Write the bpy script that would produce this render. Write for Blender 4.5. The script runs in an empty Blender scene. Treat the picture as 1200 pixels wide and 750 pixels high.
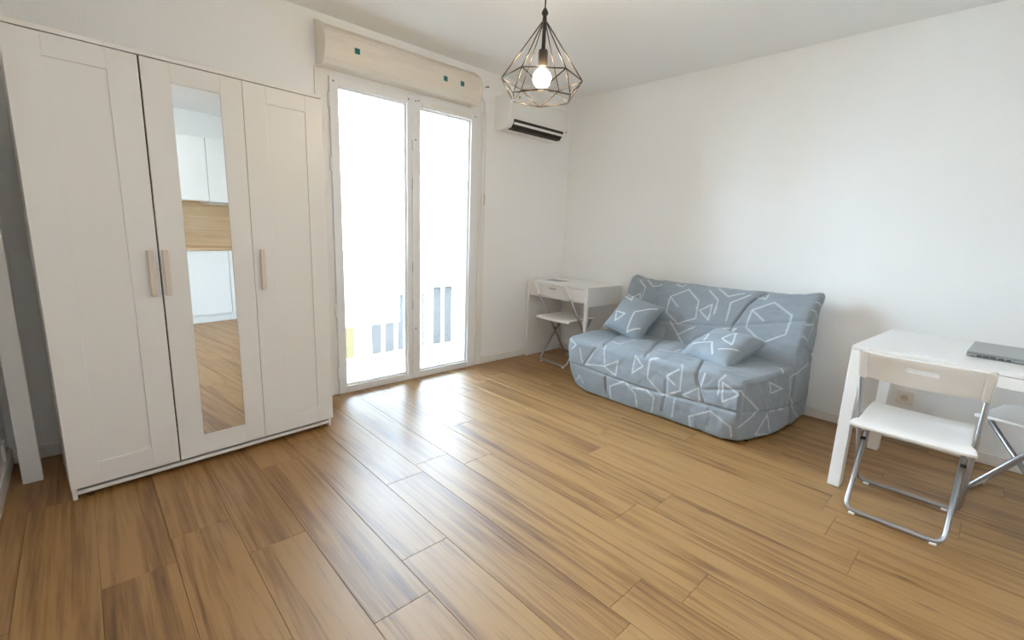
import bpy, bmesh, math, random
import numpy as np
from mathutils import Vector, Matrix

random.seed(7)
rng = np.random.default_rng(7)
SC = bpy.context.scene
COL = SC.collection
PI = math.pi

# ------------------------------------------------------------------ camera
CAM = np.array([-3.689, -3.1736, 1.2173])
YAW, PITCH, ROLL, FPX = -0.7601, -0.1901, 0.0388, 534.8
_f = np.array([-math.sin(YAW)*math.cos(PITCH), math.cos(YAW)*math.cos(PITCH), math.sin(PITCH)])
_r = np.array([math.cos(YAW), math.sin(YAW), 0.0]); _u = np.cross(_r, _f)
CR = _r*math.cos(ROLL) + _u*math.sin(ROLL)
CU = -_r*math.sin(ROLL) + _u*math.cos(ROLL)
CF = _f
cd = bpy.data.cameras.new('camera'); cam = bpy.data.objects.new('camera', cd); COL.objects.link(cam)
cd.sensor_fit = 'HORIZONTAL'; cd.sensor_width = 36.0; cd.lens = 36.0*FPX/1200.0
cd.clip_start = 0.02; cd.clip_end = 200
M = Matrix(((CR[0], CU[0], -CF[0], CAM[0]), (CR[1], CU[1], -CF[1], CAM[1]), (CR[2], CU[2], -CF[2], CAM[2]), (0, 0, 0, 1)))
cam.matrix_world = M
SC.camera = cam

# ------------------------------------------------------------------ world, light, exposure
W = bpy.data.worlds.new('overcast_sky'); SC.world = W; W.use_nodes = True
bg = W.node_tree.nodes['Background']
bg.inputs[0].default_value = (0.64, 0.83, 1.0, 1); bg.inputs[1].default_value = 13.0
SC.view_settings.view_transform = 'Standard'; SC.view_settings.look = 'None'
SC.view_settings.gamma = 1.0; SC.view_settings.use_curve_mapping = False
SC.view_settings.exposure = 1.72
SC.cycles.use_denoising = True
SC.cycles.max_bounces = 14; SC.cycles.diffuse_bounces = 9; SC.cycles.glossy_bounces = 5
SC.cycles.transparent_max_bounces = 12
SC.cycles.sample_clamp_indirect = 10.0
pl = bpy.data.lights.new('window_portal', 'AREA'); pl.shape = 'RECTANGLE'; pl.size = 1.3; pl.size_y = 2.25
pl.cycles.is_portal = True
po = bpy.data.objects.new('window_portal', pl); COL.objects.link(po)
po.location = (-1.77, 0.34, 1.1); po.rotation_euler = (-PI/2, 0, 0)      # faces into the room (-Y)

# ------------------------------------------------------------------ materials
MAT = {}
def newmat(name):
    m = bpy.data.materials.new(name); m.use_nodes = True; MAT[name] = m
    nt = m.node_tree; b = nt.nodes['Principled BSDF']
    return m, nt, b
def N(nt, t, **kw):
    n = nt.nodes.new(t)
    for k, v in kw.items(): setattr(n, k, v)
    return n
def simple(name, col, rough=0.5, metal=0.0, spec=0.5, bump=0.0, bscale=200.0, var=0.0, vscale=3.0, coat=0.0):
    m, nt, b = newmat(name)
    b.inputs['Roughness'].default_value = rough; b.inputs['Metallic'].default_value = metal
    b.inputs['Specular IOR Level'].default_value = spec
    b.inputs['Coat Weight'].default_value = coat
    tc = N(nt, 'ShaderNodeTexCoord')
    no = N(nt, 'ShaderNodeTexNoise'); no.inputs['Scale'].default_value = vscale; no.inputs['Detail'].default_value = 3
    nt.links.new(tc.outputs['Object'], no.inputs['Vector'])
    mx = N(nt, 'ShaderNodeMix', data_type='RGBA')
    mx.inputs[6].default_value = (*[c*(1-var) for c in col], 1); mx.inputs[7].default_value = (*[min(1, c*(1+var)) for c in col], 1)
    nt.links.new(no.outputs['Fac'], mx.inputs[0]); nt.links.new(mx.outputs[2], b.inputs['Base Color'])
    if bump:
        n2 = N(nt, 'ShaderNodeTexNoise'); n2.inputs['Scale'].default_value = bscale; n2.inputs['Detail'].default_value = 4
        nt.links.new(tc.outputs['Object'], n2.inputs['Vector'])
        bp = N(nt, 'ShaderNodeBump'); bp.inputs['Strength'].default_value = bump; bp.inputs['Distance'].default_value = 0.002
        nt.links.new(n2.outputs['Fac'], bp.inputs['Height']); nt.links.new(bp.outputs['Normal'], b.inputs['Normal'])
    return m

simple('wall_paint', (0.90, 0.905, 0.905), 0.75, spec=0.25, bump=0.35, bscale=55, var=0.015)
simple('ceiling_paint', (0.88, 0.89, 0.895), 0.8, spec=0.2, bump=0.15, bscale=80)
simple('trim_white', (0.82, 0.80, 0.77), 0.45, var=0.01)
simple('pvc_white', (0.84, 0.845, 0.85), 0.3, var=0.01)
simple('shutter_cream', (0.78, 0.73, 0.65), 0.45, var=0.015)
simple('melamine', (0.775, 0.765, 0.745), 0.42, bump=0.12, bscale=350, var=0.01)
simple('handle_beige', (0.66, 0.59, 0.50), 0.4)
simple('desk_white', (0.83, 0.825, 0.815), 0.3, var=0.01)
simple('chair_white', (0.87, 0.868, 0.86), 0.5, var=0.01)
simple('tube_grey', (0.42, 0.43, 0.45), 0.33, metal=0.85)
simple('dark_gap', (0.03, 0.028, 0.025), 0.8)
simple('black_metal', (0.022, 0.02, 0.02), 0.4)
simple('socket_black', (0.035, 0.025, 0.02), 0.45)
simple('ac_white', (0.82, 0.815, 0.79), 0.35)
simple('teal', (0.02, 0.16, 0.17), 0.4, var=0.1)
simple('screw_grey', (0.25, 0.24, 0.22), 0.5)
simple('chrome', (0.6, 0.6, 0.6), 0.25, metal=1.0)
simple('laptop_grey', (0.36, 0.375, 0.385), 0.36, metal=0.45)
simple('laptop_dark', (0.05, 0.055, 0.06), 0.5)
simple('socket_cream', (0.80, 0.765, 0.70), 0.35)
simple('kitchen_white', (0.84, 0.855, 0.86), 0.3)
simple('kitchen_grey', (0.35, 0.35, 0.35), 0.5)
simple('subfloor', (0.10, 0.06, 0.03), 0.8)
simple('rail_white', (0.85, 0.85, 0.86), 0.5)
simple('facade', (0.80, 0.76, 0.68), 0.9, var=0.04, vscale=0.6)
simple('facade_yellow', (0.065, 0.050, 0.024), 0.9, spec=0.1, var=0.04)
simple('facade_glass', (0.12, 0.14, 0.16), 0.2)
simple('asphalt', (0.03, 0.027, 0.025), 0.9, spec=0.1, var=0.15)
simple('shop_dark', (0.040, 0.036, 0.033), 0.7, spec=0.1, var=0.2)
simple('shop_grey', (0.05, 0.055, 0.06), 0.8)
simple('canvas', (0.86, 0.86, 0.85), 0.9, bump=0.2, bscale=120)
simple('bronze_wire', (0.05, 0.035, 0.025), 0.35, metal=0.3)

m, nt, b = newmat('mirror_glass'); b.inputs['Metallic'].default_value = 1; b.inputs['Roughness'].default_value = 0.012
b.inputs['Base Color'].default_value = (0.93, 0.95, 0.94, 1)

m, nt, b = newmat('pane_glass')
nt.nodes.remove(b); out = nt.nodes['Material Output']
tr = N(nt, 'ShaderNodeBsdfTransparent'); tr.inputs[0].default_value = (0.97, 0.98, 0.985, 1)
gl = N(nt, 'ShaderNodeBsdfGlossy'); gl.inputs['Roughness'].default_value = 0.02
fr = N(nt, 'ShaderNodeFresnel'); fr.inputs[0].default_value = 1.45
mx = N(nt, 'ShaderNodeMixShader')
nt.links.new(fr.outputs[0], mx.inputs[0]); nt.links.new(tr.outputs[0], mx.inputs[1]); nt.links.new(gl.outputs[0], mx.inputs[2])
nt.links.new(mx.outputs[0], out.inputs[0])

m, nt, b = newmat('bulb_glow')
b.inputs['Base Color'].default_value = (1, 0.93, 0.8, 1)
b.inputs['Emission Color'].default_value = (1.0, 0.78, 0.50, 1); b.inputs['Emission Strength'].default_value = 75.0

m, nt, b = newmat('fill_glow')  # emission of the added fill light over the kitchen
b.inputs['Base Color'].default_value = (1, 1, 1, 1)
b.inputs['Emission Color'].default_value = (0.90, 0.955, 1.0, 1); b.inputs['Emission Strength'].default_value = 22.0

def wood(name, light, mid, dark, scale=1.0, rough=0.36, axis=1, tone=0.5):
    m, nt, b = newmat(name)
    tc = N(nt, 'ShaderNodeTexCoord'); oi = N(nt, 'ShaderNodeObjectInfo')
    sc3 = N(nt, 'ShaderNodeVectorMath', operation='SCALE'); sc3.inputs[3].default_value = 37.0
    cv = N(nt, 'ShaderNodeCombineXYZ')
    for i in range(3): nt.links.new(oi.outputs['Random'], cv.inputs[i])
    nt.links.new(cv.outputs[0], sc3.inputs[0])
    ad = N(nt, 'ShaderNodeVectorMath', operation='ADD')
    nt.links.new(tc.outputs['Object'], ad.inputs[0]); nt.links.new(sc3.outputs[0], ad.inputs[1])
    def stretched(sx, sl, detail, dist=0.0):
        mp = N(nt, 'ShaderNodeMapping')
        s = [sx*scale]*3; s[axis] = sl*scale
        mp.inputs['Scale'].default_value = s
        nt.links.new(ad.outputs[0], mp.inputs['Vector'])
        n = N(nt, 'ShaderNodeTexNoise'); n.inputs['Scale'].default_value = 1.0; n.inputs['Detail'].default_value = detail
        n.inputs['Distortion'].default_value = dist; n.inputs['Roughness'].default_value = 0.6
        nt.links.new(mp.outputs[0], n.inputs['Vector']); return n
    g1 = stretched(22, 0.9, 5, 0.9)     # broad figure
    g2 = stretched(95, 2.6, 3, 0.2)     # fine grain
    g3 = stretched(7, 2.2, 2, 0.0)      # cloudy tone
    a1 = N(nt, 'ShaderNodeMath', operation='MULTIPLY_ADD'); a1.inputs[1].default_value = 1.05; 
    nt.links.new(g1.outputs['Fac'], a1.inputs[0])
    a2 = N(nt, 'ShaderNodeMath', operation='MULTIPLY'); a2.inputs[1].default_value = 0.42; nt.links.new(g2.outputs['Fac'], a2.inputs[0])
    nt.links.new(a2.outputs[0], a1.inputs[2])
    a3 = N(nt, 'ShaderNodeMath', operation='MULTIPLY_ADD'); a3.inputs[1].default_value = 0.06
    nt.links.new(oi.outputs['Random'], a3.inputs[0]); nt.links.new(a1.outputs[0], a3.inputs[2])
    a4 = N(nt, 'ShaderNodeMath', operation='MULTIPLY_ADD'); a4.inputs[1].default_value = 0.22
    nt.links.new(g3.outputs['Fac'], a4.inputs[0]); nt.links.new(a3.outputs[0], a4.inputs[2])
    cr = N(nt, 'ShaderNodeValToRGB')
    e = cr.color_ramp.elements; e[0].position = 0.60; e[0].color = (*dark, 1); e[1].position = 0.94; e[1].color = (*light, 1)
    e2 = e.new(0.77); e2.color = (*mid, 1)
    nt.links.new(a4.outputs[0], cr.inputs[0])
    # knots
    mp = N(nt, 'ShaderNodeMapping'); s = [7.5*scale]*3; s[axis] = 2.2*scale; mp.inputs['Scale'].default_value = s
    nt.links.new(ad.outputs[0], mp.inputs['Vector'])
    vo = N(nt, 'ShaderNodeTexVoronoi'); vo.inputs['Scale'].default_value = 1.0
    nt.links.new(mp.outputs[0], vo.inputs['Vector'])
    mr = N(nt, 'ShaderNodeMapRange'); mr.inputs[1].default_value = 0.03; mr.inputs[2].default_value = 0.11; mr.inputs[3].default_value = 0.55; mr.inputs[4].default_value = 0.0
    nt.links.new(vo.outputs['Distance'], mr.inputs[0])
    kx = N(nt, 'ShaderNodeMix', data_type='RGBA'); kx.inputs[7].default_value = (*[c*0.45 for c in dark], 1)
    nt.links.new(mr.outputs[0], kx.inputs[0]); nt.links.new(cr.outputs[0], kx.inputs[6])
    nt.links.new(kx.outputs[2], b.inputs['Base Color'])
    b.inputs['Roughness'].default_value = rough
    b.inputs['Specular IOR Level'].default_value = 1.0
    bp = N(nt, 'ShaderNodeBump'); bp.inputs['Strength'].default_value = 0.12; bp.inputs['Distance'].default_value = 0.001
    nt.links.new(g2.outputs['Fac'], bp.inputs['Height']); nt.links.new(bp.outputs['Normal'], b.inputs['Normal'])
    return m
wood('oak_floor', (0.365, 0.203, 0.066), (0.242, 0.116, 0.029), (0.112, 0.044, 0.009), rough=0.43)
wood('pine_panel', (0.62, 0.44, 0.25), (0.52, 0.35, 0.18), (0.33, 0.19, 0.08), axis=0, rough=0.5, scale=0.8)

m, nt, b = newmat('print_fabric')
at = N(nt, 'ShaderNodeAttribute', attribute_name='print')
mx = N(nt, 'ShaderNodeMix', data_type='RGBA')
mx.inputs[6].default_value = (0.275, 0.315, 0.350, 1); mx.inputs[7].default_value = (0.64, 0.67, 0.69, 1)
nt.links.new(at.outputs['Fac'], mx.inputs[0]); nt.links.new(mx.outputs[2], b.inputs['Base Color'])
b.inputs['Roughness'].default_value = 0.8; b.inputs['Specular IOR Level'].default_value = 0.2
b.inputs['Sheen Weight'].default_value = 0.15
tc = N(nt, 'ShaderNodeTexCoord')
n1 = N(nt, 'ShaderNodeTexNoise'); n1.inputs['Scale'].default_value = 14; n1.inputs['Detail'].default_value = 4; n1.inputs['Distortion'].default_value = 0.8
nt.links.new(tc.outputs['Object'], n1.inputs['Vector'])
bp = N(nt, 'ShaderNodeBump'); bp.inputs['Strength'].default_value = 0.5; bp.inputs['Distance'].default_value = 0.012
nt.links.new(n1.outputs['Fac'], bp.inputs['Height']); nt.links.new(bp.outputs['Normal'], b.inputs['Normal'])

# ------------------------------------------------------------------ helpers
def link(o, parent=None):
    COL.objects.link(o)
    if parent is not None: o.parent = parent
    return o
def empty(name, loc=(0, 0, 0), rz=0.0):
    o = bpy.data.objects.new(name, None); o.empty_display_size = 0.1
    o.location = loc; o.rotation_euler = (0, 0, rz); COL.objects.link(o); return o
def tag(o, label=None, cat=None, group=None, kind=None):
    if label: o['label'] = label
    if cat: o['category'] = cat
    if group: o['group'] = group
    if kind: o['kind'] = kind
    return o
def bm_obj(name, bm, mat, parent=None, smooth=False):
    me = bpy.data.meshes.new(name); bm.normal_update(); bm.to_mesh(me); bm.free()
    if mat: me.materials.append(MAT[mat])
    if smooth:
        for p in me.polygons: p.use_smooth = True
    return link(bpy.data.objects.new(name, me), parent)
def add_box(bm, x0, x1, y0, y1, z0, z1, bev=0.0, seg=1):
    v = [bm.verts.new(p) for p in ((x0,y0,z0),(x1,y0,z0),(x1,y1,z0),(x0,y1,z0),(x0,y0,z1),(x1,y0,z1),(x1,y1,z1),(x0,y1,z1))]
    f = [bm.faces.new([v[i] for i in q]) for q in ((3,2,1,0),(4,5,6,7),(0,1,5,4),(1,2,6,5),(2,3,7,6),(3,0,4,7))]
    if bev > 0:
        es = list({e for q in f for e in q.edges})
        bmesh.ops.bevel(bm, geom=es, offset=bev, segments=seg, profile=0.5, affect='EDGES')
def box(name, x0, x1, y0, y1, z0, z1, mat, parent=None, bev=0.002, seg=1):
    bm = bmesh.new(); add_box(bm, min(x0,x1), max(x0,x1), min(y0,y1), max(y0,y1), min(z0,z1), max(z0,z1), bev, seg)
    return bm_obj(name, bm, mat, parent)
def add_tube(bm, pts, r, seg=10, cap=True, closed=False):
    pts = [Vector(p) for p in pts]; n = len(pts); rings = []
    prev = None
    for i, p in enumerate(pts):
        if closed: d = (pts[(i+1) % n]-pts[i-1]).normalized()
        elif i == 0: d = (pts[1]-pts[0]).normalized()
        elif i == n-1: d = (pts[-1]-pts[-2]).normalized()
        else: d = ((pts[i+1]-p).normalized()+(p-pts[i-1]).normalized()).normalized()
        if prev is None:
            a = Vector((0, 0, 1)) if abs(d.z) < 0.9 else Vector((1, 0, 0))
            s = d.cross(a).normalized()
        else:
            s = (prev-d*prev.dot(d)).normalized()
        prev = s; t = d.cross(s)
        rr = r[i] if isinstance(r, (list, tuple)) else r
        rings.append([bm.verts.new(p+(s*math.cos(2*PI*k/seg)+t*math.sin(2*PI*k/seg))*rr) for k in range(seg)])
    m = n if closed else n-1
    for i in range(m):
        A, B = rings[i], rings[(i+1) % n]
        for k in range(seg): bm.faces.new((A[k], A[(k+1) % seg], B[(k+1) % seg], B[k]))
    if cap and not closed:
        bm.faces.new(rings[0][::-1]); bm.faces.new(rings[-1])
def tube(name, pts, r, mat, parent=None, seg=10):
    bm = bmesh.new(); add_tube(bm, pts, r, seg); bmesh.ops.recalc_face_normals(bm, faces=bm.faces[:])
    return bm_obj(name, bm, mat, parent, smooth=True)
def lathe(name, prof, mat, parent=None, seg=24, loc=(0,0,0)):
    bm = bmesh.new(); rings = []
    for r, z in prof:
        if r < 1e-6: rings.append([bm.verts.new((loc[0], loc[1], loc[2]+z))])
        else: rings.append([bm.verts.new((loc[0]+r*math.cos(2*PI*k/seg), loc[1]+r*math.sin(2*PI*k/seg), loc[2]+z)) for k in range(seg)])
    for A, B in zip(rings, rings[1:]):
        for k in range(seg):
            a, b_ = A[k % len(A)], A[(k+1) % len(A)]; c, d = B[(k+1) % len(B)], B[k % len(B)]
            vs = []
            for q in (a, b_, c, d):
                if q not in vs: vs.append(q)
            if len(vs) > 2: bm.faces.new(vs)
    bmesh.ops.recalc_face_normals(bm, faces=bm.faces[:])
    return bm_obj(name, bm, mat, parent, smooth=True)
def prism(name, prof, x0, x1, mat, parent=None, axis='x', smooth=False):
    """closed profile (a,b) extruded along an axis; x: (y,z), y: (x,z)"""
    bm = bmesh.new()
    P = (lambda t, a, b_: (t, a, b_)) if axis == 'x' else ((lambda t, a, b_: (a, t, b_)) if axis == 'y' else (lambda t, a, b_: (a, b_, t)))
    A = [bm.verts.new(P(x0, a, b_)) for a, b_ in prof]; B = [bm.verts.new(P(x1, a, b_)) for a, b_ in prof]
    n = len(prof)
    for i in range(n): bm.faces.new((A[i], A[(i+1) % n], B[(i+1) % n], B[i]))
    bm.faces.new(A[::-1]); bm.faces.new(B)
    bmesh.ops.recalc_face_normals(bm, faces=bm.faces[:])
    return bm_obj(name, bm, mat, parent, smooth)
def copy_tree(o, parent=None):
    c = o.copy(); COL.objects.link(c)
    if parent is not None: c.parent = parent
    for ch in list(o.children): copy_tree(ch, c)
    return c
def fillet(pts, r, n=6):
    """round the inner corners of a polyline"""
    pts = [Vector(p) for p in pts]; out = [pts[0]]
    for i in range(1, len(pts)-1):
        a, p, b_ = pts[i-1], pts[i], pts[i+1]
        d1 = (a-p).normalized(); d2 = (b_-p).normalized()
        ang = d1.angle(d2); t = min(r/math.tan(ang/2), (a-p).length*0.49, (b_-p).length*0.49)
        p1 = p+d1*t; p2 = p+d2*t
        for k in range(n+1):
            s = k/n; q = p1.lerp(p, s).lerp(p.lerp(p2, s), s); out.append(q)
    out.append(pts[-1]); return out
def ray(px, py): return CF + CR*(px-600)/FPX - CU*(py-375)/FPX

# ------------------------------------------------------------------ room shell
XL, XR, YB, YK, H = -4.04, 0.03, 0.0, -4.86, 2.522
WX0, WX1, WZ = -2.41, -1.13, 2.20           # window opening
fl = box('floor', XL-.1, XR+.1, YK-.1, YB+.0, -0.12, -0.0085, 'subfloor', bev=0); tag(fl, kind='structure')
PW = 0.205
PL = 1.22
pcache = {}
def plank(x0, x1, y0, y1):
    w, l = round(x1-x0, 4), round(y1-y0, 4)
    if l < 0.02 or w < 0.01: return
    if (w, l) not in pcache:
        bm = bmesh.new(); g = 0.0005
        add_box(bm, -w/2+g, w/2-g, -l/2+g, l/2-g, -0.0084, 0.0, 0)
        top = [e for e in bm.edges if all(v.co.z > -0.001 for v in e.verts)]
        bmesh.ops.bevel(bm, geom=top, offset=0.0009, segments=1, affect='EDGES')
        me = bpy.data.meshes.new('plank'); bm.to_mesh(me); bm.free(); me.materials.append(MAT['oak_floor']); pcache[(w, l)] = me
    o = bpy.data.objects.new('plank', pcache[(w, l)]); o.location = ((x0+x1)/2, (y0+y1)/2, 0); link(o, fl)
joint = {0: -1.83, -1: -2.02, -2: -2.65, -3: -1.15, -4: -1.31, 1: -2.55, 2: -2.47, 3: -1.4, 4: -2.2, 5: -1.05, 6: -1.75, 7: -2.85}
k = int(math.floor((XL+2.93)/PW)) 
while True:
    x0 = -2.93+k*PW; x1 = x0+PW
    if x0 > XR: break
    x0c, x1c = max(x0, XL), min(x1, XR)
    j = joint.get(k, -0.4-1.22*((k*0.37) % 1.0))
    ys = [j+PL*i for i in range(-6, 6)]
    ys = [YK]+[y for y in ys if YK+0.03 < y < YB-0.03]+[YB]
    for a, c in zip(ys, ys[1:]): plank(x0c, x1c, a, c)
    k += 1

bm = bmesh.new()
add_box(bm, XL-.2, WX0, YB, YB+.3, -.12, H+.1); add_box(bm, WX1, XR+.2, YB, YB+.3, -.12, H+.1); add_box(bm, WX0, WX1, YB, YB+.3, WZ, H+.1); add_box(bm, WX0, WX1, YB, YB+.3, -.12, -.0305)
tag(bm_obj('wall_back', bm, 'wall_paint'), kind='structure')
tag(box('wall_right', XR, XR+.2, YK-.2, YB, -.12, H+.1, 'wall_paint', bev=0), kind='structure')
tag(box('wall_left', XL-.2, XL, YK-.2, YB, -.12, H+.1, 'wall_paint', bev=0), kind='structure')
tag(box('wall_front', XL-.2, XR+.2, YK-.2, YK, -.12, H+.1, 'wall_paint', bev=0), kind='structure')
tag(box('ceiling', XL-.2, XR+.2, YK-.2, YB+.3, H, H+.2, 'ceiling_paint', bev=0), kind='structure')
BH, BT = 0.065, 0.011
tag(box('baseboard_right', XR-BT, XR, YK+.62, YB, 0, BH, 'trim_white', bev=.003), kind='structure')
tag(box('baseboard_back', WX1+.075, XR-BT, YB-BT, YB, 0, BH, 'trim_white', bev=.003), kind='structure')
tag(box('baseboard_back', XL+BT, WX0-.085, YB-BT, YB, 0, BH, 'trim_white', bev=.003), kind='structure')
tag(box('baseboard_left', XL, XL+BT, YK+.62, YB, 0, BH+.02, 'trim_white', bev=.003), kind='structure')
tag(box('trim_1', WX0-.08, WX0, YB-.008, YB, 0, WZ, 'trim_white', bev=.002), kind='structure')
tag(box('trim_2', WX1, WX1+.07, YB-.008, YB, 0, WZ, 'trim_white', bev=.002), kind='structure')

# ------------------------------------------------------------------ french window
win = tag(empty('window_1', (0, 0, 0)), 'white two leaf glazed balcony door with clear panes', None, kind='structure')
FY0, FY1 = 0.005, 0.075
bm = bmesh.new()
add_box(bm, WX0, WX0+.012, FY0, FY1+.02, 0.0, WZ); add_box(bm, WX1-.03, WX1, FY0, FY1+.02, 0.0, WZ)
add_box(bm, WX0+.012, WX1-.03, FY0, FY1+.02, WZ-.03, WZ); add_box(bm, WX0+.012, WX1-.03, -.010, FY1+.02, -0.0300, 0.012)
bm_obj('frame', bm, 'pvc_white', win)
def sash(x0, x1, sl, sr, zt, zb):
    s = empty('sash'); s.parent = win
    z0, z1 = 0.012, 2.168
    for (a, b_, c, d, nm) in ((x0, x0+sl, z0, z1, 'stile'), (x1-sr, x1, z0, z1, 'stile'), (x0+sl, x1-sr, z0, z0+zb, 'rail'), (x0+sl, x1-sr, z1-zt, z1, 'rail')):
        box(nm, a, b_, -0.012, 0.058, c, d, 'pvc_white', s, bev=.004, seg=2)
    # glazing bead and pane
    bm = bmesh.new(); gx0, gx1, gz0, gz1 = x0+sl, x1-sr, z0+zb, z1-zt; w = .012
    for q in ((gx0, gx0+w, gz0, gz1), (gx1-w, gx1, gz0, gz1), (gx0+w, gx1-w, gz0, gz0+w), (gx0+w, gx1-w, gz1-w, gz1)):
        add_box(bm, q[0], q[1], 0.012, 0.05, q[2], q[3], .002)
    bm_obj('glazing_bead', bm, 'pvc_white', s)
    box('pane', gx0+.002, gx1-.002, 0.030, 0.036, gz0+.002, gz1-.002, 'pane_glass', s, bev=0)
    return s
s1 = sash(WX0+.013, -1.786, .058, .040, .050, .038)
s2 = sash(-1.783, WX1-.03, .070, .066, .060, .040)
for z in (2.02, 1.62, 0.62, 0.16):
    tube('hinge', [(WX0+.004, -.016, z-.045), (WX0+.004, -.016, z+.045)], .007, 'pvc_white', win, 8)
for x, z in ((-2.37, 2.14), (-1.815, 2.145), (-1.755, 2.145), (-1.73, 2.15), (-1.19, 2.14), (-1.757, 1.87), (-1.757, 0.42)):
    tube('screw_cap', [(x, -.0118, z), (x, -.015, z)], .006, 'screw_grey', win, 8)
for z in (1.83, 1.55, .92, .62):
    box('latch_keep', -1.787, -1.782, -.0132, 0.0, z-.04, z+.04, 'tube_grey', win, bev=0)
v = box('trickle_vent', -1.70, -1.25, -.030, -.012, 2.103, 2.132, 'pvc_white', win, bev=.006, seg=2)
box('vent_hood', -1.62, -1.27, -.024, -.012, 2.132, 2.150, 'ac_white', v, bev=.003)

# roller shutter box
sb = tag(empty('roller_shutter_box', (-2.47, 0, 2.2)), 'cream roller shutter box with teal stickers above the balcony door', 'shutter box')
prof = [(a*.86, b_) for a, b_ in [(-.001, 2.205), (-.125, 2.205), (-.160, 2.235), (-.185, 2.29), (-.186, 2.325), (-.170, 2.375), (-.140, 2.41), (-.060, 2.452), (-.001, 2.470)]]
def loc(o, parent):      # keep world placement for a part under a placed root
    o.location = -Vector(parent.location); return o
loc(prism('casing', prof, -2.455, -1.265, 'shutter_cream', sb), sb)
capp = [(a*.86, b_) for a, b_ in [(-.001, 2.200), (-.128, 2.200), (-.166, 2.232), (-.192, 2.29), (-.193, 2.327), (-.176, 2.379), (-.144, 2.416), (-.060, 2.458), (-.001, 2.476)]]
loc(prism('end_cap', capp, -2.475, -2.455, 'shutter_cream', sb), sb); loc(prism('end_cap', capp, -1.265, -1.240, 'shutter_cream', sb), sb)
loc(box('joint_strip', -2.455, -1.265, -.148, -.136, 2.378, 2.383, 'trim_white', sb, bev=0), sb)
def stick(x, z, s=.017):
    bm = bmesh.new(); add_box(bm, x-s, x+s, -.1615, -.1592, z-s, z+s); o = bm_obj('sticker', bm, 'teal', sb); o['label'] = 'small teal square sticker'; loc(o, sb)
for x in (-2.27, -1.592, -1.438): stick(x, 2.307)
# crank pole
cp = tag(empty('shutter_crank_pole', (-1.118, -.045, 1.14)), 'thin white shutter crank pole hanging beside the balcony door', 'crank pole')
tube('rod', [(0, 0, 0.0), (0, 0, 1.06)], .0065, 'pvc_white', cp, 8)
tube('hook', fillet([(0, 0, 1.06), (0, -.0, 1.12), (0, .044, 1.16)], .02), .006, 'pvc_white', cp, 8)
lathe('grip', [(0, 0), (.009, 0), (.009, .14), (.0066, .15), (0, .15)], 'pvc_white', cp, 10)
cl = box('pole_clip', -1.098, -1.078, -.034, 0, 1.44, 1.53, 'handle_beige', bev=.004); tag(cl, 'small beige clip on the wall behind the crank pole', 'clip')
sp = empty('wall_hook', (-1.08, 0, 2.39)); tag(sp, 'small dark screw hook in the wall beside the shutter box end', 'hook')
tube('shank', [(0, 0.002, 0), (0, -.03, 0)], .005, 'screw_grey', sp, 8); lathe('head', [(0, -.006), (.011, -.004), (.011, .004), (0, .006)], 'screw_grey', sp, 10, (0, -.032, 0))

# ------------------------------------------------------------------ air conditioner
ac = tag(empty('air_conditioner', (-.965, 0, 2.075)), 'white wall air conditioner with a black outlet slot in the corner', 'air conditioner')
AW = .735
prof = [(-.001, .0), (-.10, -.002), (-.160, .012), (-.186, .045), (-.193, .085), (-.195, .215), (-.187, .258), (-.16, .270), (-.001, .272)]
prism('body', prof, 0, AW, 'ac_white', ac)
prism('outlet', [(-.118, -.0012), (-.161, .0105), (-.1875, .0445), (-.1938, .074), (-.17, .074), (-.10, .02)], .045, .675, 'dark_gap', ac)
prism('louver', [(-.180, .034), (-.1865, .0425), (-.1905, .050), (-.197, .050), (-.189, .034)], .052, .668, 'ac_white', ac)
prism('louver', [(-.150, .004), (-.160, .0065), (-.166, .004), (-.154, -.003)], .052, .668, 'socket_black', ac)
bm = bmesh.new(); add_box(bm, .006, AW-.006, -.1975, -.194, .095, .222, .001); bm_obj('front_cover', bm, 'ac_white', ac)
tube('screw_cap', [(.712, -.192, .075), (.712, -.198, .075)], .006, 'screw_grey', ac, 8)
tube('sensor', [(.10, -.186, .252), (.10, -.196, .252)], .009, 'screw_grey', ac, 8)

# ------------------------------------------------------------------ pendant lamp
LX, LY = -2.115, -1.65
lamp = tag(empty('pendant_lamp', (LX, LY, H)), 'black wire diamond cage pendant lamp with a lit round bulb', 'lamp')
def LZ(z): return z-H
lathe('ceiling_rose', [(0, 0), (.055, 0), (.052, -.018), (.012, -.03), (0, -.03)], 'black_metal', lamp)
tube('cord', [(0, 0, -.03), (0, 0, LZ(2.165))], .0032, 'black_metal', lamp, 8)
lathe('collar', [(0, LZ(2.175)), (.006, LZ(2.17)), (.014, LZ(2.155)), (.014, LZ(2.148)), (.008, LZ(2.14)), (.010, LZ(2.118)), (.010, LZ(2.105)), (0, LZ(2.105))], 'black_metal', lamp)
tube('stem', [(0, 0, LZ(2.11)), (0, 0, LZ(2.0))], .0085, 'black_metal', lamp, 10)
lathe('socket', [(0, LZ(2.005)), (.019, LZ(2.005)), (.0205, LZ(1.995)), (.0205, LZ(1.940)), (.018, LZ(1.934)), (0, LZ(1.934))], 'socket_black', lamp)
bprof = [(.013, LZ(1.940)), (.014, LZ(1.928))]
for i in range(13):
    a = PI*(0.12+0.88*i/12); bprof.append((max(0, .040*math.sin(a)), LZ(1.890)+.040*math.cos(a)))
bprof[-1] = (0, bprof[-1][1])
lathe('bulb', bprof, 'bulb_glow', lamp)
fwd = math.atan2(CF[1], CF[0])
ZW, ZLO, ZA = LZ(1.885), LZ(1.808), LZ(2.118)
wide = [(.180*math.cos(fwd+PI/2+i*PI/3), .180*math.sin(fwd+PI/2+i*PI/3), ZW) for i in range(6)]
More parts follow.
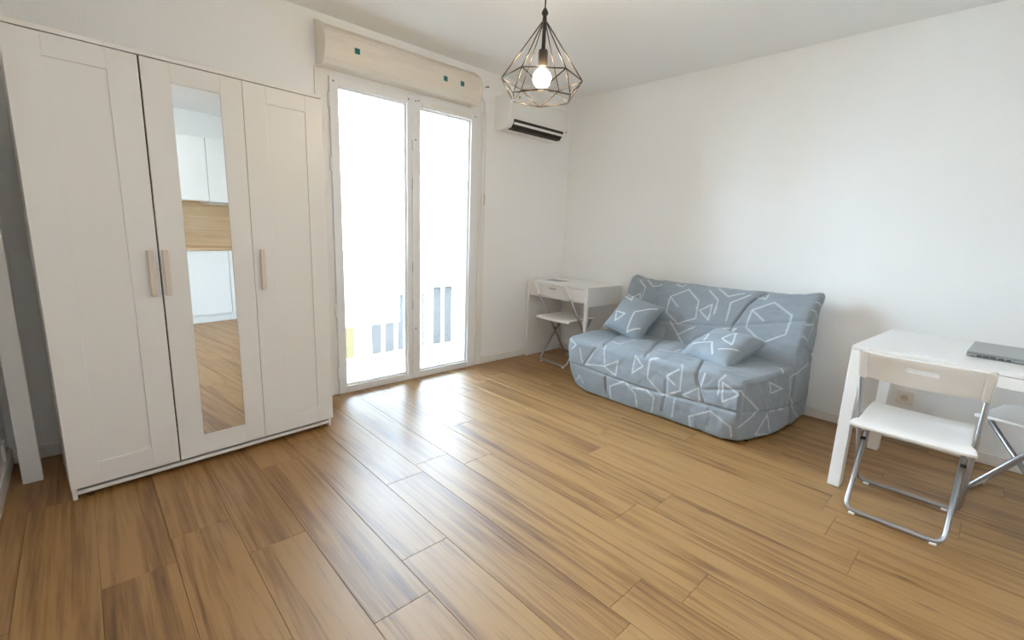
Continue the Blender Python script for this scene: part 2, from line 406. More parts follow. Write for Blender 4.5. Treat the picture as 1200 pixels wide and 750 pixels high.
low = [(.142*math.cos(fwd+PI/2+PI/6+i*PI/3), .142*math.sin(fwd+PI/2+PI/6+i*PI/3), ZLO) for i in range(6)]
WR = .0027
for i in range(6):
    a = wide[i]; tube('wire', [(a[0]*.05, a[1]*.05, ZA), a], WR, 'bronze_wire', lamp, 6)
    tube('wire', [a, wide[(i+1) % 6]], WR, 'bronze_wire', lamp, 6)
    tube('wire', [a, low[i]], WR, 'bronze_wire', lamp, 6); tube('wire', [a, low[i-1]], WR, 'bronze_wire', lamp, 6)
    tube('wire', [low[i], low[(i+1) % 6]], WR, 'bronze_wire', lamp, 6)

# ------------------------------------------------------------------ wardrobe
wr = tag(empty('wardrobe', (-3.8195, -.6159, 0), .0775), 'white three door wardrobe with a mirror in its middle door', 'wardrobe')
DW = .39
box('side_panel', .004, .020, .022, .50, 0, 1.9, 'melamine', wr, .001); box('side_panel', 1.150, 1.166, .022, .50, 0, 1.9, 'melamine', wr, .001)
box('top_panel', .0, 1.17, .004, .50, 1.884, 1.902, 'melamine', wr, .001)
box('bottom_panel', .020, 1.150, .010, .495, .026, .043, 'melamine', wr, .001)
box('back_panel', .020, 1.150, .488, .495, .046, 1.884, 'dark_gap', wr, 0)
box('divider', .770, .786, .030, .488, .046, 1.884, 'melamine', wr, 0)
def door(x0, x1, px0, px1, hx, mirror=False, yo=0.0):
    z0, z1, pz0, pz1 = .058, 1.879, .158, 1.797
    d = box('door', px0-.004, px1+.004, yo+.006, yo+.015, pz0-.004, pz1+.004, 'melamine', wr, 0)
    box('stile', x0, px0, yo, yo+.018, z0, z1, 'melamine', d, .0012); box('stile', px1, x1, yo, yo+.018, z0, z1, 'melamine', d, .0012)
    box('rail', px0, px1, yo, yo+.018, z0, pz0, 'melamine', d, .0012); box('rail', px0, px1, yo, yo+.018, pz1, z1, 'melamine', d, .0012)
    if mirror:
        mo = box('mirror', px0+.001, px1-.001, yo+.0015, yo+.0055, pz0+.001, pz1-.001, 'mirror_glass', d, 0); mo['label'] = 'tall narrow mirror'
    h = bmesh.new(); add_box(h, hx-.011, hx+.011, yo-.024, yo-.012, .873, 1.080, .003, 2)
    add_box(h, hx-.006, hx+.006, yo-.013, yo+.001, .89, .905); add_box(h, hx-.006, hx+.006, yo-.013, yo+.001, 1.048, 1.063)
    bm_obj('handle', h, 'handle_beige', d)['label'] = 'beige bar handle'
door(.001, .3885, .103, .286, .358)
door(.3945, .7795, .496, .686, .412, True)
door(.7815, 1.169, .885, 1.079, .819)

# white post beside the wardrobe
pt = tag(empty('white_post', (-3.952, -.265, 0)), 'white square wooden post in the dark gap beside the wardrobe', 'post')
box('shaft', -.033, .033, -.02, .02, 0.012, 2.0, 'melamine', pt, .002); box('foot', -.033, .033, -.02, .02, 0, .012, 'melamine', pt, 0)

# sockets
def socket(name, lab, pos, rz):
    s = tag(empty(name, pos, rz), lab, 'socket')         # local: wall plane x=0, faces -x
    box('plate', -.010, 0, -.041, .041, -.041, .041, 'socket_cream', s, .003, 2)
    bm = bmesh.new(); add_tube(bm, [(-.011, 0, 0), (-.0095, 0, 0)], .021, 20); bmesh.ops.recalc_face_normals(bm, faces=bm.faces[:]); bm_obj('well', bm, 'handle_beige', s)
    for y in (-.0095, .0095): tube('pin_hole', [(-.0118, y, 0), (-.0105, y, 0)], .0028, 'dark_gap', s, 8)
    tube('earth_pin', [(-.02, 0, .011), (-.010, 0, .011)], .0024, 'chrome', s, 8)
socket('wall_socket', 'cream wall socket low on the wall under the large table', (XR, -2.895, .285), 0)
socket('wall_socket', 'cream wall socket low on the wall beside the white post', (XL, -.165, .135), PI)

# ------------------------------------------------------------------ small desk in the corner
dk = tag(empty('small_desk', (-.24, -.40, 0)), 'small white corner desk with a drawer beside the grey sofa', 'desk')
X0, X1, Y0, Y1, DH = -.265, .245, -.365, .375, .765
box('desktop', X0, X1, Y0, Y1, DH-.022, DH, 'desk_white', dk, .002)
box('side_panel', X0+.028, X1, Y0+.002, Y0+.018, .595, DH-.022, 'desk_white', dk, .001)
box('side_panel', X0+.028, X1, Y1-.018, Y1-.002, .0, DH-.022, 'desk_white', dk, .001)
box('back_panel', X1-.018, X1-.002, Y0+.018, Y1-.018, .595, DH-.022, 'desk_white', dk, .001)
for (a, c) in ((X0, Y0), (X0, Y1-.028), (X1-.028, Y0)): box('leg', a, a+.028, c, c+.028, 0, DH-.022, 'desk_white', dk, .0015)
box('drawer_tray', X0+.03, X1-.03, Y0+.035, Y1-.035, .625, .640, 'desk_white', dk, 0)
dr = box('drawer', X0+.004, X0+.020, Y0+.032, Y1-.032, .622, DH-.025, 'desk_white', dk, .002)
box('drawer_pull', X0-.006, X0+.004, -.07, .07, .705, .715, 'tube_grey', dr, .002)
box('cable_slot', X0+.16, X0+.30, .10, .30, DH, DH+.0012, 'kitchen_grey', dk, 0)

# ------------------------------------------------------------------ large table
tb = tag(empty('dining_table', (-.629, -3.143, 0), math.radians(-4.2)), 'white square table carrying a closed laptop', 'table')
X0, X1, Y0, Y1, TH = -.375, .375, -.375, .375, .74
box('tabletop', X0, X1, Y0, Y1, TH-.018, TH, 'desk_white', tb, .002)
for (a, c) in ((X0, Y0), (X0, Y1-.052), (X1-.052, Y0), (X1-.052, Y1-.052)): box('leg', a, a+.052, c, c+.052, 0, TH-.020, 'desk_white', tb, .002)
box('apron', X0+.006, X0+.020, Y0+.052, Y1-.052, TH-.070, TH-.0215, 'desk_white', tb, .001); box('apron', X1-.020, X1-.006, Y0+.052, Y1-.052, TH-.070, TH-.0215, 'desk_white', tb, .001)
box('apron', X0+.052, X1-.052, Y0+.006, Y0+.020, TH-.070, TH-.0215, 'desk_white', tb, .001); box('apron', X0+.052, X1-.052, Y1-.020, Y1-.006, TH-.070, TH-.0215, 'desk_white', tb, .001)

# laptop
lp = tag(empty('laptop', (-.595, -3.262, TH), math.radians(-2.5)), 'closed grey laptop lying on the white table', 'laptop')
box('base', -.178, .178, -.122, .122, .003, .014, 'laptop_grey', lp, .003, 2)
box('lid', -.178, .178, -.122, .122, .0155, .023, 'laptop_grey', lp, .003, 2)
box('seam', -.174, .174, -.118, .118, .0135, .016, 'laptop_dark', lp, 0)
for i, (y, w) in enumerate(((.080, .008), (.058, .009), (.036, .009), (.010, .008), (-.012, .007))):
    box('port', -.1792, -.175, y-w, y+w, .0055, .0115, 'laptop_dark', lp, 0)
for x in (-.15, .15):
    for y in (-.10, .10): box('foot', x-.012, x+.012, y-.005, y+.005, 0, .0035, 'laptop_dark', lp, .001)

# ------------------------------------------------------------------ folding chairs
def make_chair(label, pos, rz):
    c = tag(empty('folding_chair', pos, rz), label, 'chair', 'white folding chairs with grey tube frames')
    r = .010
    a = [(-.275, .196, .778), (.215, .194, r+.006), (.215, -.194, r+.006), (-.275, -.196, .778)]
    tube('back_frame', fillet(a, .045), r, 'tube_grey', c, 10)['label'] = 'grey steel tube'
    b_ = [(.150, .170, .432), (-.175, .170, r+.006), (-.175, -.170, r+.006), (.150, -.170, .432)]
    tube('leg_frame', fillet(b_, .045), r, 'tube_grey', c, 10)['label'] = 'grey steel tube'
    for s in (-1, 1):
        tube('pivot', [(.036, s*.166, .298), (.036, s*.200, .298)], .008, 'dark_gap', c, 8)
        box('foot', -.187, -.163, s*.140-.012, s*.140+.012, 0, .011, 'chair_white', c, .003); box('foot', .201, .225, s*.150-.012, s*.150+.012, 0, .011, 'chair_white', c, .003)
    tube('seat_bar', [(.150, -.170, .432), (.150, .170, .432)], .008, 'tube_grey', c, 8)
    # seat: shallow dished slab
    bm = bmesh.new(); nx, ny = 14, 16; vs = []
    for i in range(nx+1):
        row = []
        for j in range(ny+1):
            u = i/nx; w = -1+2*j/ny
            x = -.222+.435*u; hw = .182 + .023*max(0, (.14-u)/.14)**.6 - .02*max(0, (u-.9)/.1)**2
            z = .452-.010*(1-w*w)*(1-(2*u-1)**2) - .012*max(0, (u-.85)/.15)**2 - .014*max(0, (.10-u)/.10)**2 + .004*w**8
            row.append(bm.verts.new((x, hw*w, z)))
        vs.append(row)
    for i in range(nx):
        for j in range(ny): bm.faces.new((vs[i][j], vs[i+1][j], vs[i+1][j+1], vs[i][j+1]))
    s = bm_obj('seat', bm, 'chair_white', c, True)
    md = s.modifiers.new('solid', 'SOLIDIFY'); md.thickness = .017; md.offset = -1
    md = s.modifiers.new('bevel', 'BEVEL'); md.width = .004; md.segments = 2; md.limit_method = 'ANGLE'
    # backrest: bowed panel with a hand hole, between two end sleeves
    k = (.345-.213)  # tilt helper
    def bx_(z): return -.275+(.778-z)/(.778-.016)*.490
    ys = [-.182, -.165, -.15, -.13, -.10, -.075, -.05, -.045, -.02, 0, .02, .045, .05, .075, .10, .13, .15, .165, .182]
    zs = [.655, .67, .695, .722, .738, .755, .775]
    bm = bmesh.new(); g = []
    for y in ys:
        bow = .014*(1-(y/.19)**2); drop = .010*(1-(y/.19)**2)
        g.append([bm.verts.new((bx_(z)-bow+.024, y, z-drop*(.775-z)/.12)) for z in zs])
    for i in range(len(ys)-1):
        for j in range(len(zs)-1):
            if j == 3+0 and abs((ys[i]+ys[i+1])/2) < .05: continue
            bm.faces.new((g[i][j], g[i][j+1], g[i+1][j+1], g[i+1][j]))
    bmesh.ops.recalc_face_normals(bm, faces=bm.faces[:])
    s = bm_obj('backrest', bm, 'chair_white', c, True)
    md = s.modifiers.new('solid', 'SOLIDIFY'); md.thickness = .009; md.offset = 0
    md = s.modifiers.new('bevel', 'BEVEL'); md.width = .0025; md.segments = 2; md.limit_method = 'ANGLE'
    for sg in (-1, 1):
        bm = bmesh.new(); y0, y1 = sorted((sg*.177, sg*.205))
        pr = [(bx_(z)+dx, z) for z, dx in ((.648, -.014), (.648, .016), (.782, .018), (.782, -.016))]
        A = [bm.verts.new((x, y0, z)) for x, z in pr]; B = [bm.verts.new((x, y1, z)) for x, z in pr]
        for i in range(4): bm.faces.new((A[i], A[(i+1) % 4], B[(i+1) % 4], B[i]))
        bm.faces.new(A[::-1]); bm.faces.new(B); bmesh.ops.recalc_face_normals(bm, faces=bm.faces[:])
        bmesh.ops.bevel(bm, geom=bm.edges[:], offset=.005, segments=2, affect='EDGES')
        bm_obj('end_sleeve', bm, 'chair_white', c, False)
    return c
chA = make_chair('white folding chair with its back turned to the room at the laptop table', (-1.030, -3.030, 0), 0)
chB = copy_tree(chA); chB.location = (-.52, -3.455, 0); chB.rotation_euler = (0, 0, math.radians(73))
chB['label'] = 'white folding chair half under the laptop table, its seat pointing towards the sofa'
chC = copy_tree(chA); chC.location = (-.350, -.425, 0); chC.rotation_euler = (0, 0, math.radians(-2))
chC['label'] = 'white folding chair pushed in at the small corner desk'

# ------------------------------------------------------------------ sofa
def px_on(plane, px, py):
    P, n = plane; v = ray(px, py); t = ((P-CAM)@n)/(v@n); return CAM+v*t
BP0 = np.array([-.43, 0, .42]); BD = np.array([.25, 0, .455]); BD = BD/np.linalg.norm(BD)
nB = np.array([-BD[2], 0, BD[0]])
PLANES = {'F': (np.array([-.945, 0, .2]), np.array([-1., 0, 0])), 'T': (np.array([0, 0, .435]), np.array([0, 0, 1.])),
          'B': (BP0, nB), 'R': (np.array([-.1, -2.385, 0]), np.array([-.15, -.9887, 0]))}
def zz(ox, oy, s, pts): return [(ox+x/s, oy+y/s) for x, y in pts]
Z1 = lambda *p: zz(740, 310, 5.0, p)
Z2 = lambda *p: zz(660, 380, 5.0, p)
Z3 = lambda *p: zz(790, 330, 3.747, p)
PRINT = [
 ('B', 1, Z1((340,150),(395,215),(375,315),(270,345),(205,280),(230,190))), ('B', 0, Z1((230,190),(275,250))),
 ('B', 1, Z1((840,225),(940,300),(905,410),(780,455),(735,430),(670,365),(705,270))), ('B', 0, Z1((710,270),(775,330))),
 ('B', 1, Z1((475,235),(400,270),(450,325))), ('B', 0, Z1((95,90),(130,130),(180,120))), ('B', 0, Z1((265,118),(300,132),(320,112))),
 ('B', 0, Z1((510,140),(570,190),(660,170))), ('B', 0, Z1((460,155),(510,210),(485,290))), ('B', 0, Z1((700,180),(585,225),(555,330))),
 ('B', 0, Z1((740,190),(785,205),(805,180))), ('B', 0, Z1((50,90),(85,135),(60,200))), ('B', 1, Z1((55,172),(-5,200),(45,235))),
 ('B', 1, Z1((530,375),(570,400),(615,375))), ('B', 0, Z1((270,410),(370,365))), ('B', 0, Z1((225,330),(300,460))),
 ('R', 1, Z1((1048,345),(948,365),(1005,445))), ('R', 0, Z1((1060,215),(1100,265))), ('R', 0, Z1((1000,235),(1045,260),(1075,310))),
 ('F', 1, Z2((510,205),(670,205),(700,260),(685,390),(580,415),(495,315))), ('F', 0, Z2((610,300),(680,265))), ('F', 0, Z2((610,310),(655,355))),
 ('F', 1, Z2((425,185),(470,245),(405,285))), ('F', 1, Z2((325,215),(240,245),(305,300))), ('F', 0, Z2((45,90),(80,120),(55,140))),
 ('F', 0, Z2((185,150),(125,235),(240,245))), ('F', 0, Z2((240,120),(245,230))), ('F', 0, Z2((100,140),(112,225))),
 ('F', 0, Z2((260,440),(265,365),(355,335),(415,410),(415,490))), ('F', 0, Z2((400,375),(480,385),(525,430),(500,520))),
 ('F', 1, Z2((790,375),(700,415),(795,460))), ('F', 0, Z2((540,395),(600,420),(660,400))), ('F', 0, Z2((650,440),(620,550))),
 ('F', 0, Z2((725,610),(725,545),(855,510),(970,605),(965,670))), ('F', 1, Z2((935,340),(1030,415),(930,455))), ('F', 0, Z2((60,330),(85,300),(100,350))),
 ('F', 0, Z2((950,300),(915,330),(905,410))), ('F', 0, Z2((830,290),(808,360))),
 ('R', 0, Z3((290,475),(353,560),(285,648))), ('R', 1, Z3((390,435),(438,460),(393,480))), ('R', 1, Z3((380,575),(385,655),(338,665))),
 ('R', 0, Z3((475,410),(510,390),(580,355))), ('R', 0, Z3((475,410),(472,470),(495,560),(530,590))), ('R', 0, Z3((395,560),(450,548))),
 ('T', 0, Z2((280,95),(330,120),(420,100))), ('T', 0, Z2((560,150),(640,165),(700,150))), ('T', 0, Z2((130,90),(180,105))), ('T', 0, Z3((420,375),(470,385),(490,405))),
]
SEAM = [
 ('B', Z1((160,100),(150,200),(165,300)), .012), ('B', Z1((790,165),(680,240),(600,350),(560,420)), .020), ('B', Z1((150,325),(330,350),(560,362),(780,345),(1080,328)), .011),
 ('F', Z2((40,225),(245,300),(450,375),(700,440),(1025,525)), .014), ('F', Z2((190,140),(120,240)), .010), ('F', Z2((245,300),(235,420)), .010),
 ('F', Z2((600,330),(600,400),(560,520)), .010), ('F', Z2((790,250),(780,310),(800,400),(818,465)), .018), ('T', Z2((790,262),(830,200),(860,140)), .016),
 ('T', Z2((190,145),(260,100),(330,60)), .012), ('T', Z2((480,180),(560,110),(620,60)), .010), ('F', Z2((820,385),(1035,385)), .008),
 ('R', Z3((292,455),(290,530),(280,680)), .012), ('R', Z3((300,575),(400,560),(550,520)), .010), ('R', Z1((985,480),(1085,540)), .010),
]
def seg_dist(P, a, b):
    d = b-a; L = d@d
    t = np.clip(((P-a)@d)/max(L, 1e-12), 0, 1)
    return np.linalg.norm(P-(a+t[:, None]*d), axis=1)
def field(P, items, tol, nrm=None):
    """minimum in-plane distance of each vertex to the given polylines"""
    out = np.full(len(P), 9.0); dep = np.zeros(len(P))
    for it in items:
        pn = it[0]
        if isinstance(it[1], int): pts, closed, w = it[2], it[1], 0
        else: pts, closed, w = it[1], 0, it[2]
        P0, n = PLANES[pn]
        off = (P-P0)@n; ok = np.abs(off) < tol
        if nrm is not None: ok &= (nrm@n) > 0.45
        if not ok.any(): continue
        Q = P[ok]-off[ok][:, None]*n
        poly = [px_on(PLANES[pn], *q) for q in pts]
        if closed: poly = poly+[poly[0]]
        d = np.full(len(Q), 9.0)
        for a, b_ in zip(poly, poly[1:]): d = np.minimum(d, seg_dist(Q, a, b_))
        o = out[ok]; dd = dep[ok]
        m_ = d < o; dd[m_] = w; o = np.minimum(o, d); out[ok] = o; dep[ok] = dd
    return out, dep
def vnoise(P, s, seed):
    """smooth pseudo noise from a few sines"""
    r = np.random.default_rng(seed); o = np.zeros(len(P))
    for k in range(7):
        d = r.normal(size=3); d /= np.linalg.norm(d); o += np.sin(P@d*s*(0.6+1.1*r.random())+r.random()*6.28)
    return o/7
def resample(pts, step):
    pts = np.array(pts, float); out = []
    n = len(pts)
    for i in range(n):
        a, b_ = pts[i], pts[(i+1) % n]; m = max(1, int(round(np.linalg.norm(b_-a)/step)))
        for k in range(m): out.append(a+(b_-a)*k/m)
    return np.array(out)
def round_poly(pts, r, n=8):
    out = []; N_ = len(pts); pts = [np.array(p, float) for p in pts]
    for i in range(N_):
        a, p, b_ = pts[i-1], pts[i], pts[(i+1) % N_]
        rr = r[i] if isinstance(r, (list, tuple)) else r
        d1 = a-p; d2 = b_-p; t1 = min(rr, np.linalg.norm(d1)*.48); t2 = min(rr, np.linalg.norm(d2)*.48)
        p1 = p+d1/np.linalg.norm(d1)*t1; p2 = p+d2/np.linalg.norm(d2)*t2
        for k in range(n+1):
            s = k/n; out.append((1-s)**2*p1+2*s*(1-s)*p+s*s*p2)
    return out
def loft(name, prof, rad, y0, y1, er, parent, deform, step=.0068):
    """x-z profile swept along y (y1 < y0) with soft end caps"""
    pr = resample(round_poly(prof, rad), step); n = len(pr)
    d = np.roll(pr, -1, 0)-np.roll(pr, 1, 0); nn = np.stack([d[:, 1], -d[:, 0]], 1); nn /= np.linalg.norm(nn, axis=1)[:, None]
    area = 0.5*np.sum(pr[:, 0]*np.roll(pr[:, 1], -1)-np.roll(pr[:, 0], -1)*pr[:, 1])
    if area < 0: nn = -nn
    cen = pr.mean(0); rings = []
    def ring(y, ins, sc=1.0):
        q = pr-nn*ins; q = cen+(q-cen)*sc
        rings.append(np.stack([q[:, 0], np.full(n, y), q[:, 1]], 1))
    caps = [0.04, .12, .2, .28, .36, .44, .52, .6, .66, .72, .78, .83, .88, .92, .96]
    fine = np.linspace(.02, 1, 44)
    for s in (caps): ring(y0, er, s)
    for k in range(7): a = PI/2*k/6; ring(y0-er*(1-math.cos(a)), er*(1-math.sin(a)))
    m = int((y0-y1-2*er)/step)
    for k in range(1, m): ring(y0-er-(y0-y1-2*er)*k/m, 0)
    for k in range(7): a = PI/2*(1-k/6); ring(y1+er*(1-math.cos(a)), er*(1-math.sin(a)))
    for s in fine[::-1][1:]: ring(y1, er, s)
    V = np.concatenate(rings); R_ = len(rings)
    idx = np.arange(R_*n).reshape(R_, n)
    a = idx[:-1]; b_ = idx[1:]
    F = np.stack([a, np.roll(a, -1, 1), np.roll(b_, -1, 1), b_], -1).reshape(-1, 4)
    faces = [tuple(f) for f in F.tolist()]
    faces.append(tuple(idx[0][::-1].tolist())); faces.append(tuple(idx[-1].tolist()))
    me = bpy.data.meshes.new(name); me.from_pydata(V.tolist(), [], faces)
    bm = bmesh.new(); bm.from_mesh(me); bmesh.ops.recalc_face_normals(bm, faces=bm.faces[:]); bm.to_mesh(me); bm.free()
    nv = len(V); no = np.zeros(nv*3); me.vertex_normals.foreach_get('vector', no); no = no.reshape(-1, 3)
    VD = deform(V)
    dist, _ = field(VD, PRINT, .10, no)
    pv = np.clip(1-(dist-.0022)/.0045, 0, 1)*(.80+.2*vnoise(V, 90, 3))
    sd, sw = field(VD, SEAM, .10, no)
    disp = .006*np.clip(sd/.12, 0, 1)-.8*sw*np.exp(-(sd/.009)**2) + .006*vnoise(V, 18, 5)+.0035*vnoise(V, 55, 6)+.0016*vnoise(V, 120, 8)
    V2 = deform(V+no*disp[:, None])
    me.vertices.foreach_set('co', V2.astype(np.float32).ravel())
    at = me.attributes.new('print', 'FLOAT', 'POINT'); at.data.foreach_set('value', np.clip(pv, 0, 1).astype(np.float32))
    for p in me.polygons: p.use_smooth = True
    me.update(); me.materials.append(MAT['print_fabric'])
    o = link(bpy.data.objects.new(name, me), parent); o.location = -Vector(parent.location); return o
sofa = tag(empty('sofa_bed', (-.5, -1.655, 0)), 'blue grey sofa bed with white hexagon and triangle outline print', 'sofa')
SY0, SY1 = -.945, -2.375
def sm(x, a, b_): t = np.clip((x-a)/(b_-a), 0, 1); return t*t*(3-2*t)
def seat_def(V):
    V = V.copy(); x, y, z = V[:, 0].copy(), V[:, 1].copy(), V[:, 2].copy()
    t = sm(.30-z, 0, .28)                               # rounded plan corners towards the hem
    eL = np.clip((y-(SY0-.22))/.22, 0, 1); eR = np.clip(((SY1+.16)-y)/.16, 0, 1)
    fr_ = np.clip((-.55-x)/.35, 0, 1)
    V[:, 0] += t*fr_*(.03*eL**2+.03*eR**2)
    V[:, 1] += -t*.012*eL*fr_ + .115*np.clip(((SY1+.40)-y)/.40, 0, 1)*np.clip((-.45-x)/.45, 0, 1)**1.6
    V[:, 2] += np.where(z < .16, (.16-z)/.16, 0)*(.05*eL**2*fr_+.012*eR)
    top = sm(z, .36, .44)
    V[:, 2] -= top*.030*np.clip((y-SY1-.22)/-.22, 0, 1)**1.0*fr_   # sagging near corner
    V[:, 2] += top*.012*np.sin((y-SY0)*9)*0.5
    return V
seatp = [(-.895, .012), (-.945, .20), (-.945, .428), (-.66, .440), (-.36, .432), (-.36, .012)]
loft('seat', seatp, [.02, .10, .048, .10, .03, .02], SY0, SY1, .026, sofa, seat_def)
def back_def(V):
    V = V.copy(); y, z = V[:, 1].copy(), V[:, 2].copy()
    tz = sm(z, .74, .90); eL = np.clip((y-(SY0-.20))/.16, 0, 1); eR = np.clip(((SY1+.16)-y)/.16, 0, 1)
    V[:, 2] += tz*.032*(eL**2+eR**2); V[:, 1] += tz*(.02*eL**2-.03*eR**2); V[:, 0] += tz*.03*(eL**2+eR**2)
    m_ = np.sin(np.clip((SY0-y)/(SY0-SY1), 0, 1)*PI); V[:, 2] -= tz*.012*m_
    return V
backp = [(-.435, .40), (-.30, .655), (-.195, .865), (-.105, .872), (-.055, .70), (-.035, .015), (-.34, .015), (-.42, .20)]
loft('backrest', backp, [.03, .12, .045, .045, .1, .02, .02, .05], SY0-.045, SY1-.012, .035, sofa, back_def)
# hidden steel base under the cover
box('base_frame', -.80+.5, -.10+.5, -2.28+1.655, -1.08+1.655, 0, .05, 'black_metal', sofa, .002)

def cushion(label, M4, w, h, th, prints, seed):
    n = 72; g = np.linspace(-1, 1, n+1); U, Vv = np.meshgrid(g, g, indexing='ij'); u, v_ = U.ravel(), Vv.ravel()
    ed = np.maximum(np.abs(u), np.abs(v_))
    x = w/2*u*(1-.10*(1-v_**2)*np.abs(u)**2 ) ; y = h/2*v_*(1-.10*(1-u**2)*np.abs(v_)**2)
    t = ((1-u**4)*(1-v_**4))**.55
    P = np.stack([x, y, np.zeros_like(x)], 1)
    wr_ = vnoise(P, 26, seed)*.018+vnoise(P, 60, seed+1)*.008
    d = np.full(len(P), 9.0)
    for closed, pts in prints:
        q = [np.array([a, b_, 0.]) for a, b_ in pts]
        if closed: q = q+[q[0]]
        for a, b_ in zip(q, q[1:]): d = np.minimum(d, seg_dist(P, a, b_))
    pv = np.clip(1-(d-.0022)/.0045, 0, 1)
    top = P.copy(); bot = P.copy(); top[:, 2] = th*t*(1+0)+wr_*t; bot[:, 2] = -th*.8*t
    V = np.concatenate([top, bot]); m_ = (n+1)**2; idx = np.arange(m_).reshape(n+1, n+1)
    a, b_, c, d_ = idx[:-1, :-1].ravel(), idx[1:, :-1].ravel(), idx[1:, 1:].ravel(), idx[:-1, 1:].ravel()
    F = np.stack([a, b_, c, d_], 1).tolist()+np.stack([a+m_, d_+m_, c+m_, b_+m_], 1).tolist()
    me = bpy.data.meshes.new('cushion'); me.from_pydata(V.tolist(), [], F)
    at = me.attributes.new('print', 'FLOAT', 'POINT'); at.data.foreach_set('value', np.concatenate([pv, pv*0]).astype(np.float32))
    bm = bmesh.new(); bm.from_mesh(me); bmesh.ops.remove_doubles(bm, verts=bm.verts[:], dist=1e-5); bm.to_mesh(me); bm.free()
    for p in me.polygons: p.use_smooth = True
    me.materials.append(MAT['print_fabric'])
    o = link(bpy.data.objects.new('cushion', me)); o.matrix_world = M4
    tag(o, label, 'cushion', 'cushions on the sofa bed'); 
    # piping along the edge
    ring = [(s, -1) for s in np.linspace(-1, 1, 18)[:-1]]+[(1, s) for s in np.linspace(-1, 1, 18)[:-1]]+[(-s, 1) for s in np.linspace(-1, 1, 18)[:-1]]+[(-1, -s) for s in np.linspace(-1, 1, 18)[:-1]]
    pts = [(w/2*a*(1-.10*(1-b_*b_)*a*a), h/2*b_*(1-.10*(1-a*a)*b_*b_), 0) for a, b_ in ring]
    bm = bmesh.new(); add_tube(bm, pts, .0035, 6, closed=True); bmesh.ops.recalc_face_normals(bm, faces=bm.faces[:])
    e = bm_obj('piping', bm, 'print_fabric', o, True)
    return o
def frame(center, xdir, nrm):
    x = Vector(xdir).normalized(); n = Vector(nrm); n = (n-x*n.dot(x)).normalized(); y = n.cross(x)
    return Matrix(((x[0], y[0], n[0], center[0]), (x[1], y[1], n[1], center[1]), (x[2], y[2], n[2], center[2]), (0, 0, 0, 1)))
cushion('blue grey printed cushion standing on edge against the backrest', frame((-.515, -1.235, .585), (-.02, -1, -.22), (-.76, -.15, .62)), .36, .36, .075,
        [(1, [(-.12, -.03), (-.03, -.03), (-.075, -.11)]), (0, [(.06, -.15), (.03, .02), (.15, .13)]), (0, [(-.17, .13), (-.06, .10), (-.10, .17)]), (0, [(.06, -.15), (.14, -.08)])], 11)
cushion('crumpled blue grey printed cushion lying flat on the seat', frame((-.60, -1.985, .500), (-.33, -.94, .0), (-.42, .05, .90)), .40, .37, .080,
        [(1, [(.0, .02), (.11, -.02), (.05, .10)]), (0, [(-.17, -.02), (-.11, .02), (-.08, -.06)]), (0, [(-.12, -.12), (-.02, -.05), (.06, -.14)]), (0, [(.08, -.1), (.16, -.03)])], 23)

# ------------------------------------------------------------------ kitchen along the wall behind the camera (seen in the mirror)
def kunit(name, lab, cat, grp, x0, x1, y0, y1, z0, z1, legs):
    u = tag(empty(name, ((x0+x1)/2, (y0+y1)/2, z0 if not legs else 0)), lab, cat, grp)
    o = -Vector(u.location)
    def put(q): q.location = o; return q
    put(box('body', x0+.001, x1-.001, y0, y1-.02, z0, z1, 'kitchen_white', u, .001))
    d = put(box('door', x0+.003, x1-.003, y1-.018, y1, z0+.003, z1-.003, 'kitchen_white', u, .0015))
    if legs: put(box('plinth', x0+.001, x1-.001, y0, y1-.06, 0, z0, 'kitchen_white', u, 0))
blab = ['white base kitchen cabinet at the worktop end away from the cooker hood', 'white base kitchen cabinet between two others under the worktop', 'white base kitchen cabinet below the cooker hood']
ulab = ['white wall cupboard over the worktop end away from the cooker hood', 'white wall cupboard beside the one with the cooker hood', 'white wall cupboard carrying the slim cooker hood']
for i in range(3):
    kunit('base_cabinet', blab[i], 'cabinet', 'kitchen base cabinets', -2.98+i*.6, -2.38+i*.6, YK+.025, -4.24, .10, .865, True)
    kunit('wall_cupboard', ulab[i], 'cupboard', 'kitchen wall cupboards', -3.045+i*.6, -2.445+i*.6, YK+.025, -4.50, 1.445, 2.18, False)
tag(box('worktop', -2.98, -1.18, YK+.025, -4.225, .865, .893, 'pine_panel', bev=.002), 'wooden worktop over the kitchen base cabinets', 'worktop')
sp_ = tag(empty('splashback', (-2.08, YK+.023, .893)), 'pale wooden plank splashback above the worktop', 'splashback')
for i in range(3): box('board', -.90, .90, 0, .012, .001+i*.184, .001+i*.184+.182, 'pine_panel', sp_, .001)
hd = tag(empty('cooker_hood', (-1.545, -4.66, 1.41)), 'slim white cooker hood under a wall cupboard', 'cooker hood')
box('casing', -.298, .298, -.155, .17, 0, .035, 'kitchen_white', hd, .003); box('front_strip', -.298, .298, .17, .178, .004, .031, 'chrome', hd, .001)

kl = tag(empty('added_fill_light', (-2.95, -4.0, H)), 'round white flush fill light added unseen over the kitchen', 'lamp')  # added out of view to brighten the camera side of the room
lathe('rim', [(0, -.001), (.185, -.001), (.185, -.055), (.172, -.06), (.172, -.01), (0, -.01)], 'pvc_white', kl, 32)
lathe('diffuser', [(0, -.012), (.170, -.012), (.170, -.055), (.12, -.072), (0, -.080)], 'fill_glow', kl, 32)

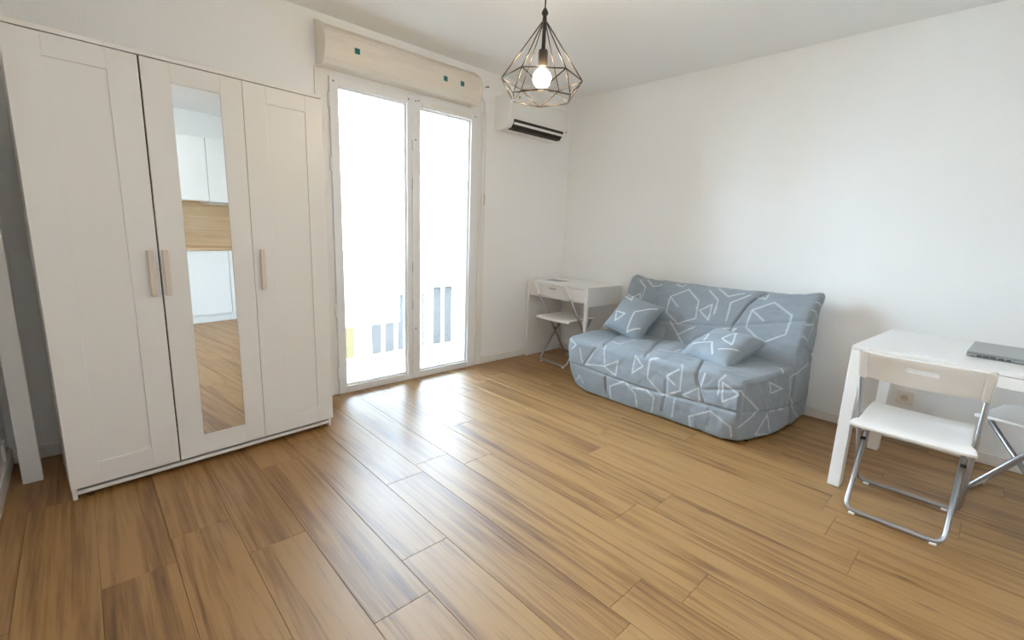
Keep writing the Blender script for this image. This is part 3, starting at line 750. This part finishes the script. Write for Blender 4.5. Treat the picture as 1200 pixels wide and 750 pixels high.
# ------------------------------------------------------------------ outside: balcony, railing, street
tag(box('balcony_slab', -3.3, .3, .30, .75, -.22, -.03, 'facade', bev=.01), 'pale narrow balcony slab outside the glazed door', 'balcony')
tag(box('sill', WX0, WX1, .095, .42, -.03, .012, 'rail_white', bev=.003), 'white door sill between the panes and the railing', 'sill')
rl = tag(empty('balcony_railing', (-1.5, .52, -.03)), 'white metal balcony railing with upright bars', 'railing')
box('bottom_rail', -1.7, 1.7, -.018, .018, .09, .125, 'rail_white', rl, .004); box('top_rail', -1.7, 1.7, -.025, .025, 1.02, 1.05, 'rail_white', rl, .004)
for i in range(27): box('bar', -1.69+i*.128, -1.664+i*.128, -.010, .010, .125, 1.02, 'rail_white', rl, .002)
for x in (-1.68, -.4, .9): box('post', x, x+.03, -.015, .015, 0, .09, 'rail_white', rl, 0)
cv_ = tag(empty('privacy_screen', (-2.2, .565, .36)), 'white canvas privacy screen tied along the railing', 'screen')
prism('canvas', [(-.012+.006*math.sin(i*1.3), i*.09) for i in range(8)]+[(-.006+.006*math.sin(i*1.3), i*.09) for i in range(7, -1, -1)], -.95, .62, 'canvas', cv_)
tube('hem_cord', [(-.95, -.006, .635), (.62, -.006, .635)], .005, 'canvas', cv_, 6)
gd = box('ground', -30, 30, .8, 30, -3.7, -3.5, 'asphalt', bev=0); tag(gd, kind='structure')
def building(lab, x0, x1, y, z1, mat, wins):
    b_ = tag(empty('apartment_building', ((x0+x1)/2, y, -3.5)), lab, 'building'); o = -Vector(b_.location)
    bm = bmesh.new(); add_box(bm, x0, x1, y, y+5, -3.5, z1); q = bm_obj('facade', bm, mat, b_); q.location = o
    q = box('cornice', x0-.1, x1+.1, y-.25, y, z1-.3, z1, 'rail_white', b_, .02); q.location = o
    n = int((x1-x0)/2.1); w_ = (x1-x0)/n
    for i in range(n):
        q = box('shop_window', x0+i*w_+.2, x0+(i+1)*w_-.2, y-.06, y+.02, -3.4, -.75, 'facade_yellow' if i % 3 == 1 else 'shop_dark', b_, .01); q.location = o
        q = box('awning', x0+i*w_+.15, x0+(i+1)*w_-.15, y-.24, y-.01, -.70, -.62, 'shop_grey', b_, .01); q.location = o
    for (x, z) in wins:
        w = box('window', x-.55, x+.55, y-.06, y+.02, z-.05, z+1.75, 'rail_white', b_, .01); w.location = o
        box('pane', x-.45, x+.45, y-.075, y-.055, z+.05, z+1.65, 'facade_glass', w, 0)
building('cream apartment building across the street', -9, 4.2, 9.0, 3.4, 'facade', [(x, z) for x in (-7.4, -4.9, -2.4, .1, 2.6) for z in (.2,)])
building('smaller cream apartment building at the far street end', 4.8, 15, 10.0, 2.6, 'facade', [(x, z) for x in (6.3, 8.8, 11.3, 13.6) for z in (.1,)])
